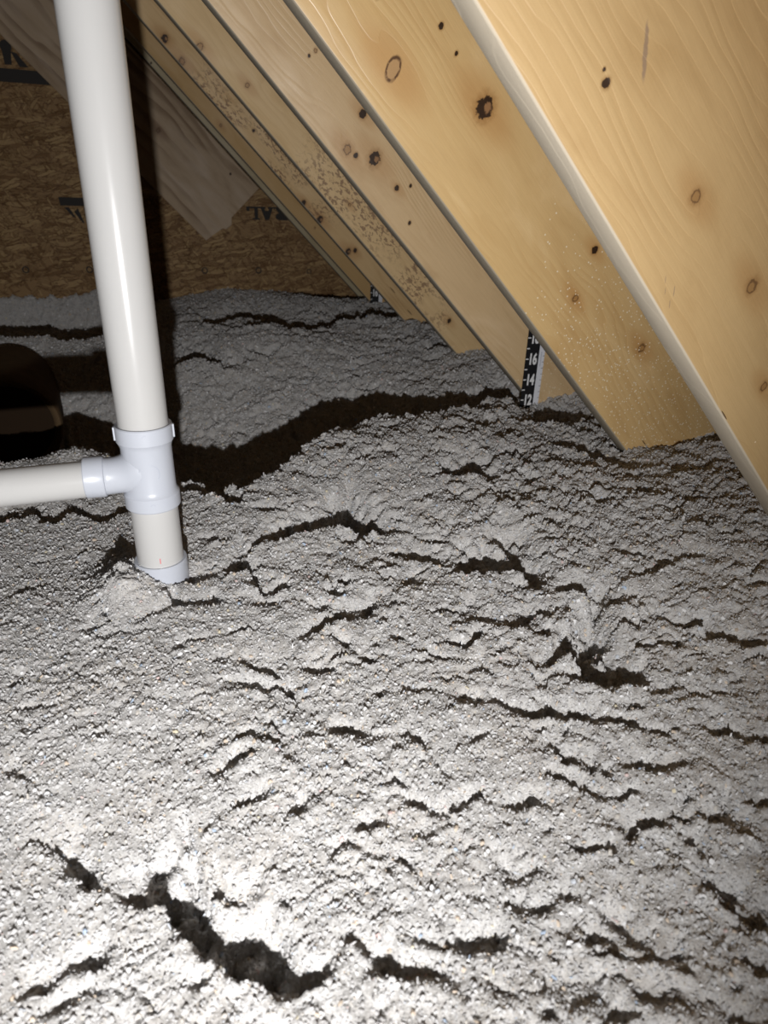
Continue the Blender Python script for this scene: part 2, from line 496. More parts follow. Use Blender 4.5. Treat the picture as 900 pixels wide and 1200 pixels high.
EDGE = (0.58, 0.52, 0.42)
EDGE_D = (0.34, 0.315, 0.26)
RM = {
 0: wood('rafter_wood_a', (0.56, 0.385, 0.185), (0.40, 0.235, 0.085), KN[0], 1.3, 62.0, 0.20, None, (0.6, 1.4, 0.16), 0.30, 0.44, EDGE, 0.18),
 1: wood('rafter_wood_b', (0.70, 0.485, 0.225), (0.52, 0.29, 0.095), KN[1], 5.9, 75.0, 0.26, None, (0.50, 1.15, 0.75), 0.20, 0.28, EDGE_D, 0.9),
 2: wood('rafter_wood_c', (0.74, 0.535, 0.30), (0.50, 0.30, 0.12), KN[2], 9.4, 80.0, 0.26, None, (0.85, 1.3, 0.35), 0.24, 0.34, EDGE_D, 0.6),
 3: wood('rafter_wood_d', (0.76, 0.545, 0.285), (0.54, 0.34, 0.15), KN[3], 13.2, 70.0, 0.25, (0.42, 1.10, 0.10, (0.24, 0.14, 0.08)), (0.9, 1.3, 0.2), 0.2, 0.55, EDGE_D, 0.4),
 4: wood('rafter_wood_e', (0.72, 0.50, 0.25), (0.46, 0.26, 0.10), KN[4], 17.8, 65.0, 0.40, (0.10, 0.75, 0.10, (0.20, 0.10, 0.05)), None, 0.2, 0.55, EDGE_D, 0.4),
 5: wood('rafter_wood_f', (0.62, 0.405, 0.175), (0.45, 0.26, 0.10), KN[5], 21.5, 60.0, 0.25, None, None, 0.15, 0.55, EDGE_D, 0.2),
 6: wood('rafter_wood_g', (0.50, 0.425, 0.27), (0.40, 0.31, 0.17), KN[6], 25.1, 60.0, 0.25, None, None, 0.15, 0.55, EDGE_D, 0.2),
}
LAB = ['nearest pine rafter with a wide pale lower edge, filling the upper right corner',
       'second nearest pine rafter, with a big black knot and a light oval knot',
       'third nearest pine rafter, carrying the black depth ruler at its foot',
       'fourth nearest rafter, with brown flaky mottling along its lower half',
       'fifth nearest rafter, narrow in view, with dark scuffs and two saw slits near its foot',
       'sixth nearest rafter, a plain narrow brown strip with a small dark ruler at its foot',
       'grey-green end rafter fixed flat against the strand board gable wall']
for k in range(7):
    y0 = Y1 + k * STEP if k < 6 else YW - RT_T - 0.0006
    stick('rafter', RM[k], y0, -1.75, 1.60, 0.0, RT_D, 0.0028, LAB[k], 'rafter', group='roof rafters sloping down to the right')

# wide plank nailed to the wall, its cut end split into two steps
bm = bmesh.new()
outline = [(-1.30, -0.292), (0.522, -0.292), (0.534, -0.212), (0.548, -0.205), (0.552, -0.178), (0.531, -0.160), (0.536, -0.006), (-1.30, -0.006)]
a = [bm.verts.new((l, 0.0, zz)) for l, zz in outline]
b = [bm.verts.new((l, RT_T, zz)) for l, zz in outline]
bm.faces.new(a)
bm.faces.new(b[::-1])
for i in range(len(a)):
    bm.faces.new((a[i], b[i], b[(i + 1) % len(a)], a[(i + 1) % len(a)]))
bmesh.ops.bevel(bm, geom=[e for e in bm.edges if abs(e.verts[0].co.y - e.verts[1].co.y) < 1e-6], offset=0.002, segments=1, affect='EDGES')
M_PLANK = wood('plank_wood', (0.47, 0.355, 0.24), (0.20, 0.125, 0.07), [(0.165, -0.135, 0.0110, 'soft'), (0.43, -0.05, 0.0045, 'dark')], 31.0, 24.0, 0.8, None, None, 0.2, 0.6)
o = from_bm('brace_plank', bm, M_PLANK)
o.location = (0, YW - RT_T - 0.0006, PLANE0)
o.rotation_euler = (0, SLOPE, 0)
tag(o, 'wide grey-brown plank fixed slantwise on the gable wall behind the white pipe', 'plank')

# ------------------------------------------------------------------ white plastic vent pipe with a tee
vp = thing('vent_pipe', 'white plastic vent pipe with a side branch tee rising from the insulation', 'pipe', (PX, PY, 0.0))
def turned(name, prof, mat, n=72):
    o = from_bm(name, lathe_bm(prof, 'Z', n), mat, vp)
    smooth_by_angle(o, 30)
    return o
turned('upper_pipe', [(PR, 0.462), (PR, 1.75)], M_PVC)
turned('lower_pipe', [(PR, 0.10), (PR, 0.385)], M_PVC)
HR = 0.0346
def tee_prof():
    return [(0.0303, 0.376), (HR - .001, 0.3745), (HR, 0.3760), (HR, 0.3935), (HR - .0012, 0.3950), (0.0318, 0.3985), (0.0312, 0.4015),
            (0.0310, 0.43), (0.0310, 0.456), (0.0320, 0.4595), (HR - .0012, 0.4628), (HR, 0.4645), (HR, 0.4835), (HR - .001, 0.4848), (0.0303, 0.4842)]
tee = turned('tee_fitting', tee_prof(), M_FIT, 96)
tee['label'] = 'bluish white tee fitting with raised hubs'
# branch neck, lofted into the body
bm = bmesh.new()
rings = []
N = 48
for (bx, cz, rv, rh) in ((-0.0545, 0.4186, 0.0252, 0.0252), (-0.053, 0.4186, 0.0238, 0.0238), (-0.047, 0.4187, 0.0234, 0.0234), (-0.040, 0.4192, 0.0236, 0.0236), (-0.034, 0.4202, 0.0244, 0.0242),
                         (-0.029, 0.4218, 0.0260, 0.0252), (-0.0245, 0.4235, 0.0285, 0.0266), (-0.020, 0.4250, 0.0310, 0.0282), (-0.012, 0.4258, 0.0325, 0.0300), (0.0, 0.4258, 0.0325, 0.0300)):
    rings.append([bm.verts.new((bx, rh * math.cos(2 * math.pi * k / N), cz + rv * math.sin(2 * math.pi * k / N))) for k in range(N)])
for A, B in zip(rings[:-1], rings[1:]):
    for k in range(N):
        bm.faces.new((A[k], A[(k + 1) % N], B[(k + 1) % N], B[k]))
neck = from_bm('branch_neck', bm, M_FIT, tee)
smooth_by_angle(neck, 40)
hub = from_bm('branch_hub', lathe_bm([(0.0236, -0.0762), (0.0254, -0.0766), (0.0262, -0.0755), (0.0262, -0.0545), (0.0254, -0.0530), (0.0230, -0.0520)], 'X', 64), M_FIT, tee)
hub.location = (0, 0, 0.4186)
smooth_by_angle(hub, 30)
# moulded marks: two arcs on the body, small dashes on the hubs
def arc_on_body(name, zc, phi, rad, a0, a1, R, wid=0.0007, mat=M_SHADE):
    bm = bmesh.new()
    prev = None
    for i in range(9):
        t = a0 + (a1 - a0) * i / 8
        cur = []
        for q in (rad - wid, rad + wid):
            ph = phi + q * math.cos(t) / R
            cur.append(bm.verts.new(((R + 0.0004) * math.cos(ph), (R + 0.0004) * math.sin(ph), zc + q * math.sin(t))))
        if prev:
            bm.faces.new((prev[0], prev[1], cur[1], cur[0]))
        prev = cur
    from_bm(name, bm, mat, tee)
PHI = math.radians(-88)
arc_on_body('moulded_arc', 0.4275, PHI, 0.0125, math.radians(-35), math.radians(75), 0.0310)
arc_on_body('moulded_arc', 0.4275, PHI, 0.0125, math.radians(140), math.radians(215), 0.0310)
arc_on_body('moulded_dash', 0.4760, PHI, 0.0030, math.radians(60), math.radians(170), HR)
arc_on_body('moulded_dash', 0.3850, PHI, 0.0030, math.radians(20), math.radians(160), HR)
for s in (-1, 1):
    b_ = from_bm('hub_rib', box_bm(-0.0012, 0.0012, -0.003, 0.003, 0.4660, 0.4830, 0.0005, 1), M_FIT, tee)
    b_.location = (s * (HR + 0.0004), -0.002, 0)
branch = from_bm('branch_pipe', lathe_bm([(0.0232, -0.90), (0.0232, -0.060)], 'X', 64), M_PVC, vp)
branch.location = (0, 0, 0.4186)
branch.rotation_euler = (0, math.radians(-1.6), 0)
smooth_by_angle(branch, 30)
cp = turned('base_coupling', [(PR + 0.0002, 0.2935), (HR - .001, 0.2940), (HR, 0.2925), (HR, 0.16), (HR - .001, 0.158)], M_FIT)
cp['label'] = 'bluish white coupling half sunk in the insulation'
dot = from_bm('red_dot', box_bm(0.0, 0.0012, -PR - 0.0004, -PR + 0.001, 0.300, 0.308, 0.0003, 1), M_RED, vp)

# ------------------------------------------------------------------ insulation depth rulers
def ruler(loc, label, nums, side_ticks=True):
    r = thing('depth_ruler', label, 'ruler', loc, group='depth rulers on the rafters')
    W_B, W_W, T, Z1 = 0.0352, 0.0155, 0.0016, 0.56
    from_bm('black_scale', box_bm(0, W_B, -T, 0, 0.02, Z1), M_BLACK, r)
    from_bm('white_strip', box_bm(W_B, W_B + W_W, -T, 0, 0.02, Z1), M_WHITE, r)
    for n in nums:
        zc = n * 0.0254
        from_bm('inch_tick', box_bm(0.0005, 0.0082, -T - 0.0003, -T + 0.0002, zc - 0.0013, zc + 0.0013), M_PRINT, r)
        if n % 2 == 0:
            text_mesh('inch_number', str(n), 0.0365, M_PRINT, r, (0.0082, -T - 0.0002, zc - 0.0125), (math.pi / 2, 0, 0), 0.62, 0.0015)
    if side_ticks:
        for i in range(18):
            zc = 0.25 + i * 0.0148
            from_bm('side_tick', box_bm(W_B + W_W - 0.0045, W_B + W_W - 0.0002, -T - 0.0003, -T + 0.0002, zc - 0.0005, zc + 0.0005), M_BLACK, r)
        # tiny illegible print running up the strip, as a broken thin line
        for i in range(9):
            zc = 0.388 + i * 0.0040
            from_bm('fine_print', box_bm(W_B + 0.0052, W_B + 0.0078, -T - 0.0003, -T + 0.0002, zc, zc + 0.0028), M_SHADE, r)
    return r
ruler((0.8080, Y1 + 2 * STEP - 0.0006, 0.0), 'black and white inch ruler on the third rafter showing 12, 14 and 16', range(10, 22))
ruler((0.7685, Y1 + 5 * STEP - 0.0006, 0.0), 'far black ruler barely showing in the dark gap at the foot of the sixth rafter', range(12, 22), False)

# ------------------------------------------------------------------ brown drum half buried at the left edge
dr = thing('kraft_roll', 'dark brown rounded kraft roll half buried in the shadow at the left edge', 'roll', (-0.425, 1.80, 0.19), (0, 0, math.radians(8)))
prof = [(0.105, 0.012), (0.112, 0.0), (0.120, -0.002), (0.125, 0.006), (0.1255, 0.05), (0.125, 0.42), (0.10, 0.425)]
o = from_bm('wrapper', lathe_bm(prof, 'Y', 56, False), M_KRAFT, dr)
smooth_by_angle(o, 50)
o = from_bm('end_face', lathe_bm([(0.0005, 0.020), (0.05, 0.017), (0.106, 0.012)], 'Y', 40, False), plain('shaded_brown_paper', (0.030, 0.018, 0.010), 0.85, 0.1), dr)  # end face coloured darker to stand in for the shadow on it
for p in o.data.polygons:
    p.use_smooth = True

# ------------------------------------------------------------------ the blown cellulose
# heights of the blown surface at measured spots (x, y, z) and the cracks between its clods
# (crest x, crest y, length of the hollow behind it, depth)
GROUND = [(.78,.64,.352),(.827,1.05,.317),(1.03,1.01,.333),(.827,1.455,.308),(.93,1.42,.325),(.81,1.86,.329),(.87,1.82,.355),(.77,2.27,.363),(.85,2.23,.368),(.77,2.67,.385),
(-.55,2.875,.378),(-.28,2.875,.360),(0,2.875,.364),(.27,2.875,.399),(.52,2.875,.371),(.75,2.875,.344),(1.05,2.6,.37),(1.1,1.9,.36),(1.12,.6,.36),
(-.05,.80,.272),(-.25,.83,.268),(-.6,.8,.27),(.1,.25,.25),(.4,.2,.27),(-.2,.3,.25),(.55,.5,.31),(.25,.6,.268),(0,.5,.262),(.45,.85,.295),
(.13,1.25,.285),(.42,1.4,.297),(.6,1.45,.305),(-.1,1.15,.262),(-.35,1.2,.255),
(.18,1.66,.19),(.0,1.62,.195),(.4,1.62,.245),(.56,1.62,.28),(.25,1.9,.272),(.05,1.95,.265),(.45,1.95,.31),(.3,2.12,.342),(.3,2.45,.35),(.55,2.2,.342),(.0,2.3,.33),
(-.25,1.75,.2),(-.55,1.7,.2),(-.35,2.1,.245),(-.5,2.35,.315),(-.25,2.35,.31),(-1.2,1,.28),(-1.2,2,.27),(-1.2,2.8,.37),(-1.8,1.5,.3),(0,-.4,.28),(.8,-.3,.33),(-1,-.3,.3),(.8,.2,.33)]
FISSURES = [
 [(-0.270, 1.414, 0.260, 0.026), (-0.195, 1.481, 0.260, 0.058), (-0.123, 1.463, 0.260, 0.060), (-0.026, 1.400, 0.260, 0.018), (0.020, 1.269, 0.260, 0.004), (0.079, 1.107, 0.260, 0.014), (0.113, 1.085, 0.260, 0.024), (0.169, 1.127, 0.260, 0.004), (0.248, 1.198, 0.260, 0.004), (0.303, 1.256, 0.260, 0.004), (0.388, 1.296, 0.260, 0.004), (0.468, 1.304, 0.260, 0.004), (0.553, 1.296, 0.260, 0.009), (0.610, 1.308, 0.116, 0.007)],
 [(-0.700, 2.370, 0.600, 0.120), (-0.595, 2.360, 0.600, 0.120), (-0.429, 2.368, 0.600, 0.120), (-0.328, 2.356, 0.600, 0.115), (-0.251, 2.355, 0.550, 0.105), (-0.160, 2.360, 0.450, 0.080), (-0.080, 2.380, 0.300, 0.040)],
 [(-0.009, 2.023, 0.260, 0.055), (0.044, 2.041, 0.213, 0.054), (0.103, 2.001, 0.147, 0.052), (0.142, 1.949, 0.051, 0.023)],
 [(0.132, 2.354, 0.204, 0.021), (0.255, 2.429, 0.260, 0.048), (0.365, 2.182, 0.260, 0.023), (0.457, 2.212, 0.260, 0.033), (0.567, 2.300, 0.260, 0.042), (0.697, 2.319, 0.260, 0.036), (0.804, 2.253, 0.260, 0.039)],
 [(-0.024, 1.106, 0.079, 0.009), (0.013, 1.096, 0.089, 0.016), (0.044, 1.056, 0.091, 0.022), (0.068, 1.011, 0.056, 0.022)],
 [(-0.020, 0.797, 0.034, 0.014), (0.029, 0.795, 0.030, 0.004), (0.057, 0.800, 0.075, 0.030), (0.082, 0.740, 0.036, 0.007), (0.105, 0.741, 0.023, 0.014)],
 [(0.062, 0.842, 0.017, 0.004), (0.090, 0.870, 0.043, 0.022), (0.142, 0.874, 0.045, 0.022), (0.160, 0.887, 0.054, 0.020), (0.215, 0.889, 0.070, 0.035), (0.234, 0.878, 0.113, 0.062), (0.254, 0.872, 0.084, 0.041), (0.285, 0.848, 0.041, 0.014)],
 [(0.216, 0.944, 0.024, 0.009), (0.243, 0.954, 0.032, 0.018), (0.261, 0.939, 0.017, 0.009)],
 [(0.547, 1.280, 0.199, 0.004), (0.655, 1.393, 0.135, 0.009), (0.724, 1.412, 0.182, 0.041), (0.770, 1.388, 0.140, 0.043)],
 [(0.633, 1.222, 0.037, 0.004), (0.706, 1.248, 0.113, 0.007), (0.759, 1.206, 0.170, 0.028), (0.822, 1.204, 0.176, 0.037), (0.881, 1.227, 0.090, 0.022)],
 [(0.535, 1.173, 0.044, 0.005), (0.578, 1.205, 0.072, 0.007), (0.602, 1.196, 0.047, 0.005)],
 [(0.441, 1.006, 0.048, 0.022), (0.478, 0.984, 0.081, 0.026), (0.506, 0.955, 0.060, 0.016), (0.523, 0.940, 0.021, 0.007)],
 [(0.722, 1.061, 0.064, 0.011), (0.725, 0.991, 0.079, 0.016), (0.760, 0.931, 0.053, 0.009)],
 [(0.816, 0.868, 0.049, 0.005), (0.862, 0.851, 0.049, 0.005), (0.871, 0.796, 0.046, 0.004)],
 [(0.284, 0.785, 0.029, 0.014), (0.317, 0.766, 0.028, 0.011), (0.345, 0.738, 0.044, 0.014), (0.372, 0.696, 0.084, 0.041), (0.409, 0.705, 0.089, 0.043), (0.429, 0.681, 0.085, 0.041), (0.435, 0.652, 0.069, 0.028), (0.471, 0.676, 0.015, 0.005)],
 [(0.444, 0.650, 0.014, 0.005), (0.465, 0.611, 0.031, 0.020), (0.487, 0.579, 0.041, 0.018), (0.517, 0.558, 0.020, 0.011)],
 [(0.552, 0.602, 0.013, 0.004), (0.574, 0.597, 0.037, 0.011), (0.636, 0.610, 0.015, 0.005), (0.654, 0.593, 0.012, 0.004)],
 [(0.324, 0.630, 0.029, 0.016), (0.347, 0.590, 0.022, 0.005), (0.378, 0.573, 0.045, 0.020), (0.386, 0.547, 0.017, 0.011)],
 [(0.361, 0.511, 0.015, 0.011), (0.391, 0.508, 0.061, 0.035), (0.405, 0.485, 0.095, 0.068), (0.419, 0.459, 0.061, 0.037), (0.443, 0.447, 0.028, 0.020)],
 [(0.372, 0.484, 0.012, 0.005), (0.394, 0.468, 0.020, 0.018), (0.411, 0.446, 0.020, 0.007)],
 [(0.529, 0.536, 0.012, 0.007), (0.551, 0.489, 0.017, 0.011), (0.566, 0.447, 0.023, 0.014), (0.596, 0.432, 0.016, 0.009)],
 [(0.231, 0.562, 0.012, 0.004), (0.266, 0.557, 0.012, 0.004), (0.294, 0.548, 0.012, 0.004)],
 [(0.267, 0.523, 0.012, 0.004), (0.296, 0.529, 0.023, 0.007), (0.304, 0.503, 0.012, 0.004)],
 [(0.321, 0.527, 0.012, 0.004), (0.337, 0.512, 0.012, 0.005), (0.345, 0.482, 0.012, 0.005)],
 [(0.208, 0.527, 0.012, 0.004), (0.243, 0.502, 0.013, 0.005)],
 [(0.255, 0.493, 0.016, 0.011), (0.269, 0.489, 0.013, 0.011)],
 [(0.290, 0.483, 0.012, 0.007), (0.312, 0.448, 0.016, 0.011), (0.352, 0.433, 0.016, 0.007)],
 [(0.375, 0.422, 0.016, 0.007), (0.400, 0.401, 0.016, 0.017)],
 [(0.466, 0.366, 0.016, 0.014), (0.488, 0.345, 0.016, 0.007), (0.504, 0.332, 0.016, 0.011)],
 [(0.368, 0.361, 0.016, 0.007), (0.389, 0.346, 0.016, 0.007), (0.420, 0.338, 0.016, 0.007)],
 [(0.314, 0.409, 0.016, 0.007), (0.315, 0.385, 0.016, 0.017), (0.338, 0.379, 0.016, 0.007)],
 [(0.298, 0.372, 0.016, 0.007), (0.313, 0.353, 0.016, 0.007), (0.322, 0.346, 0.016, 0.007)],
 [(0.318, 0.313, 0.016, 0.007), (0.330, 0.301, 0.022, 0.011), (0.354, 0.298, 0.016, 0.014)],
 [(0.374, 0.302, 0.016, 0.007), (0.396, 0.292, 0.016, 0.007), (0.407, 0.281, 0.022, 0.011), (0.421, 0.268, 0.016, 0.007)],
 [(0.441, 0.291, 0.016, 0.007), (0.453, 0.283, 0.016, 0.007)],
 [(0.159, 0.385, 0.016, 0.007), (0.172, 0.386, 0.016, 0.007), (0.180, 0.374, 0.016, 0.007)],
 [(0.203, 0.372, 0.016, 0.007), (0.221, 0.375, 0.016, 0.007)],
 [(0.239, 0.360, 0.016, 0.009), (0.265, 0.353, 0.016, 0.011), (0.274, 0.350, 0.016, 0.007)],
 [(0.217, 0.277, 0.016, 0.007), (0.230, 0.267, 0.016, 0.007), (0.254, 0.271, 0.016, 0.007)],
 [(0.217, 0.295, 0.016, 0.007), (0.227, 0.292, 0.016, 0.007)],
 [(0.163, 0.260, 0.016, 0.009), (0.185, 0.257, 0.016, 0.014)],
 [(0.255, 0.237, 0.016, 0.007), (0.274, 0.226, 0.016, 0.007)],
 [(0.207, 0.210, 0.016, 0.007), (0.227, 0.203, 0.016, 0.009)],
 [(0.258, 0.191, 0.016, 0.007), (0.282, 0.177, 0.016, 0.007)],
 [(0.096, 0.258, 0.016, 0.007), (0.139, 0.244, 0.016, 0.007)],
 [(0.363, 0.234, 0.016, 0.011), (0.376, 0.230, 0.016, 0.014)],
 [(0.363, 0.220, 0.016, 0.011), (0.374, 0.199, 0.016, 0.009)],
 [(-0.154, 0.431, 0.018, 0.004), (-0.131, 0.409, 0.035, 0.014), (-0.113, 0.393, 0.039, 0.020), (-0.097, 0.384, 0.018, 0.004), (-0.087, 0.371, 0.026, 0.005), (-0.065, 0.358, 0.030, 0.014), (-0.056, 0.340, 0.068, 0.043), (-0.038, 0.320, 0.061, 0.043), (-0.021, 0.296, 0.086, 0.046), (-0.009, 0.282, 0.045, 0.030), (0.014, 0.270, 0.051, 0.039), (0.035, 0.259, 0.050, 0.035), (0.057, 0.260, 0.019, 0.009)],
 [(-0.131, 0.318, 0.016, 0.007), (-0.116, 0.321, 0.016, 0.007), (-0.099, 0.325, 0.016, 0.014)],
 [(-0.121, 0.295, 0.016, 0.009), (-0.102, 0.300, 0.016, 0.007)],
 [(-0.176, 0.517, 0.014, 0.007), (-0.161, 0.496, 0.013, 0.004), (-0.150, 0.478, 0.012, 0.005)],
 [(0.117, 0.642, 0.021, 0.004), (0.158, 0.658, 0.028, 0.014), (0.199, 0.667, 0.029, 0.018)],
 [(-0.026, 0.662, 0.012, 0.004), (0.009, 0.664, 0.012, 0.004)],
 [(0.043, 0.619, 0.012, 0.005), (0.069, 0.597, 0.012, 0.004)],
 [(-0.069, 0.728, 0.012, 0.004), (-0.023, 0.746, 0.017, 0.007), (0.014, 0.738, 0.025, 0.014)],
 [(0.122, 0.488, 0.016, 0.014), (0.138, 0.483, 0.016, 0.009)],
 [(0.063, 0.406, 0.016, 0.011), (0.085, 0.419, 0.016, 0.007)],
 [(0.020, 0.425, 0.016, 0.007), (0.037, 0.434, 0.016, 0.007)],
 [(-0.002, 0.346, 0.016, 0.009), (0.015, 0.346, 0.016, 0.007)],
 [(0.082, 0.285, 0.016, 0.007), (0.097, 0.271, 0.016, 0.007)],
 [(0.113, 0.375, 0.016, 0.011), (0.129, 0.376, 0.016, 0.007)],
 [(-0.301, 1.095, 0.043, 0.011), (-0.255, 1.094, 0.061, 0.018), (-0.215, 1.055, 0.056, 0.014), (-0.193, 1.094, 0.061, 0.014), (-0.156, 1.041, 0.040, 0.011)],
 [(-0.133, 1.040, 0.056, 0.014), (-0.106, 1.060, 0.059, 0.014)],
 [(-0.218, 0.923, 0.012, 0.004), (-0.168, 0.935, 0.012, 0.004)],
 [(-0.186, 0.596, 0.012, 0.004), (-0.161, 0.593, 0.012, 0.004)],
]

TRENCH = [(-0.56, 1.40, 0.50, 0.14), (-0.42, 1.39, 0.50, 0.15), (-0.30, 1.38, 0.48, 0.15), (-0.195, 1.40, 0.46, 0.14), (-0.10, 1.34, 0.42, 0.12), (-0.02, 1.20, 0.38, 0.095),
          (0.06, 1.10, 0.40, 0.080), (0.113, 1.08, 0.40, 0.075), (0.169, 1.12, 0.36, 0.075), (0.225, 1.21, 0.31, 0.070), (0.30, 1.27, 0.30, 0.070), (0.388, 1.31, 0.30, 0.075),
          (0.468, 1.32, 0.28, 0.065), (0.553, 1.31, 0.22, 0.05), (0.62, 1.33, 0.12, 0.02)]
RNG = np.random.RandomState(11)
PERM = RNG.permutation(256)
PERM = np.concatenate([PERM, PERM, PERM])
ANG = RNG.rand(256) * 2 * np.pi
GX, GY = np.cos(ANG), np.sin(ANG)
def perlin(x, y):
    xi = np.floor(x).astype(np.int64)
    yi = np.floor(y).astype(np.int64)
    xf, yf = x - xi, y - yi
    u = xf * xf * xf * (xf * (xf * 6 - 15) + 10)
    v = yf * yf * yf * (yf * (yf * 6 - 15) + 10)
    xi &= 255
    yi &= 255
    def g(ix, iy, dx, dy):
        h = PERM[PERM[ix & 255] + (iy & 255)]
        return GX[h] * dx + GY[h] * dy
    a = g(xi, yi, xf, yf) * (1 - u) + g(xi + 1, yi, xf - 1, yf) * u
    b = g(xi, yi + 1, xf, yf - 1) * (1 - u) + g(xi + 1, yi + 1, xf - 1, yf - 1) * u
    return (a * (1 - v) + b * v) * 1.4

def axis(segs):
    out = []
    for a, b, st in segs:
        out.append(np.arange(a, b, st))
    return np.concatenate(out + [np.array([segs[-1][1]])])
XS = axis([(-2.0, -0.9, 0.03), (-0.9, -0.55, 0.006), (-0.55, 1.0, 0.0026), (1.0, 1.14, 0.005)])
YS = axis([(-0.7, 0.0, 0.03), (0.0, 0.14, 0.008), (0.14, 1.0, 0.0023), (1.0, 1.7, 0.0030), (1.7, YW - 0.0005, 0.0042)])
X, Y = np.meshgrid(XS, YS)

CPT = np.array(GROUND)
LSC = 0.30
def kern(A, B):
    return np.exp(-((A[:, None, :] - B[None, :, :]) ** 2).sum(2) / (2 * LSC * LSC))
WT = np.linalg.solve(kern(CPT[:, :2], CPT[:, :2]) + 0.02 * np.eye(len(CPT)), CPT[:, 2] - 0.30)
# evaluate on a coarse grid, then stretch to the fine one
gx = np.linspace(XS[0], XS[-1], 130)
gy = np.linspace(YS[0], YS[-1], 150)
GXX, GYY = np.meshgrid(gx, gy)
Hc = (0.30 + kern(np.stack([GXX.ravel(), GYY.ravel()], 1), CPT[:, :2]) @ WT).reshape(GXX.shape)
def bilerp(F, x, y):
    fx = (x - gx[0]) / (gx[1] - gx[0])
    fy = (y - gy[0]) / (gy[1] - gy[0])
    ix = np.clip(np.floor(fx).astype(int), 0, len(gx) - 2)
    iy = np.clip(np.floor(fy).astype(int), 0, len(gy) - 2)
    tx, ty = fx - ix, fy - iy
    return (F[iy, ix] * (1 - tx) + F[iy, ix + 1] * tx) * (1 - ty) + (F[iy + 1, ix] * (1 - tx) + F[iy + 1, ix + 1] * tx) * ty
H = bilerp(Hc, X, Y)

# how rough each stretch of the surface is: smoother in the middle left, cloddy to the right and beyond
rough = np.clip(0.45 + 0.9 * (X - 0.05 * 1.0) + 0.25 * (Y - 0.5), 0.26, 1.25)
rough *= 0.85 + 0.6 * perlin(X * 4.1 + 3.3, Y * 4.1 + 9.1)
wx = 0.035 * perlin(X * 9 + 11, Y * 9 + 5) + 0.014 * perlin(X * 27, Y * 27 + 31) + 0.006 * perlin(X * 70, Y * 70 + 3)
wy = 0.035 * perlin(X * 9 + 51, Y * 9 + 75) + 0.014 * perlin(X * 27 + 40, Y * 27) + 0.006 * perlin(X * 70 + 9, Y * 70)

# clods: rounded tops, pinched creases between them
def bill(s, ox, oy, k=0.5):
    return np.abs(perlin((X + k * wx) * s + ox, (Y + k * wy) * s + oy))
H += rough * (0.0110 * bill(11, 3, 7) + 0.0100 * bill(24, 31, 17) + 0.0075 * bill(52, 5, 91) + 0.0045 * bill(105, 55, 21)) - 0.011
for s, dp, wdt, ox in ((15, 0.010, 0.05, 13), (33, 0.008, 0.07, 77), (70, 0.005, 0.10, 29)):
    q = bill(s, ox, ox * 2 + 1, 0.8)
    m = np.clip(perlin(X * s * 0.22 + ox, Y * s * 0.22 + 3) * 2.2 + 0.25, 0, 1) * np.clip(rough, 0.3, 1.1)
    H -= dp * m * np.exp(-(q / wdt) ** 2)
H += 0.007 * perlin(X * 5 + 2, Y * 5 + 8)
# ragged edges for the cracks
rx = 0.010 * perlin(X * 22 + 61, Y * 22 + 5) + 0.006 * perlin(X * 55, Y * 55 + 31) + 0.0035 * perlin(X * 130, Y * 130 + 3)
ry = 0.012 * perlin(X * 22 + 1, Y * 22 + 75) + 0.008 * perlin(X * 55 + 40, Y * 55) + 0.0045 * perlin(X * 130 + 9, Y * 130)

FR = perlin(X * 45 + 5, Y * 45 + 77) * 1.5 + perlin(X * 18 + 15, Y * 18 + 7)
CL = bill(34, 8, 2, 0.6) * 1.2 + 0.6 * bill(75, 18, 27, 0.6)

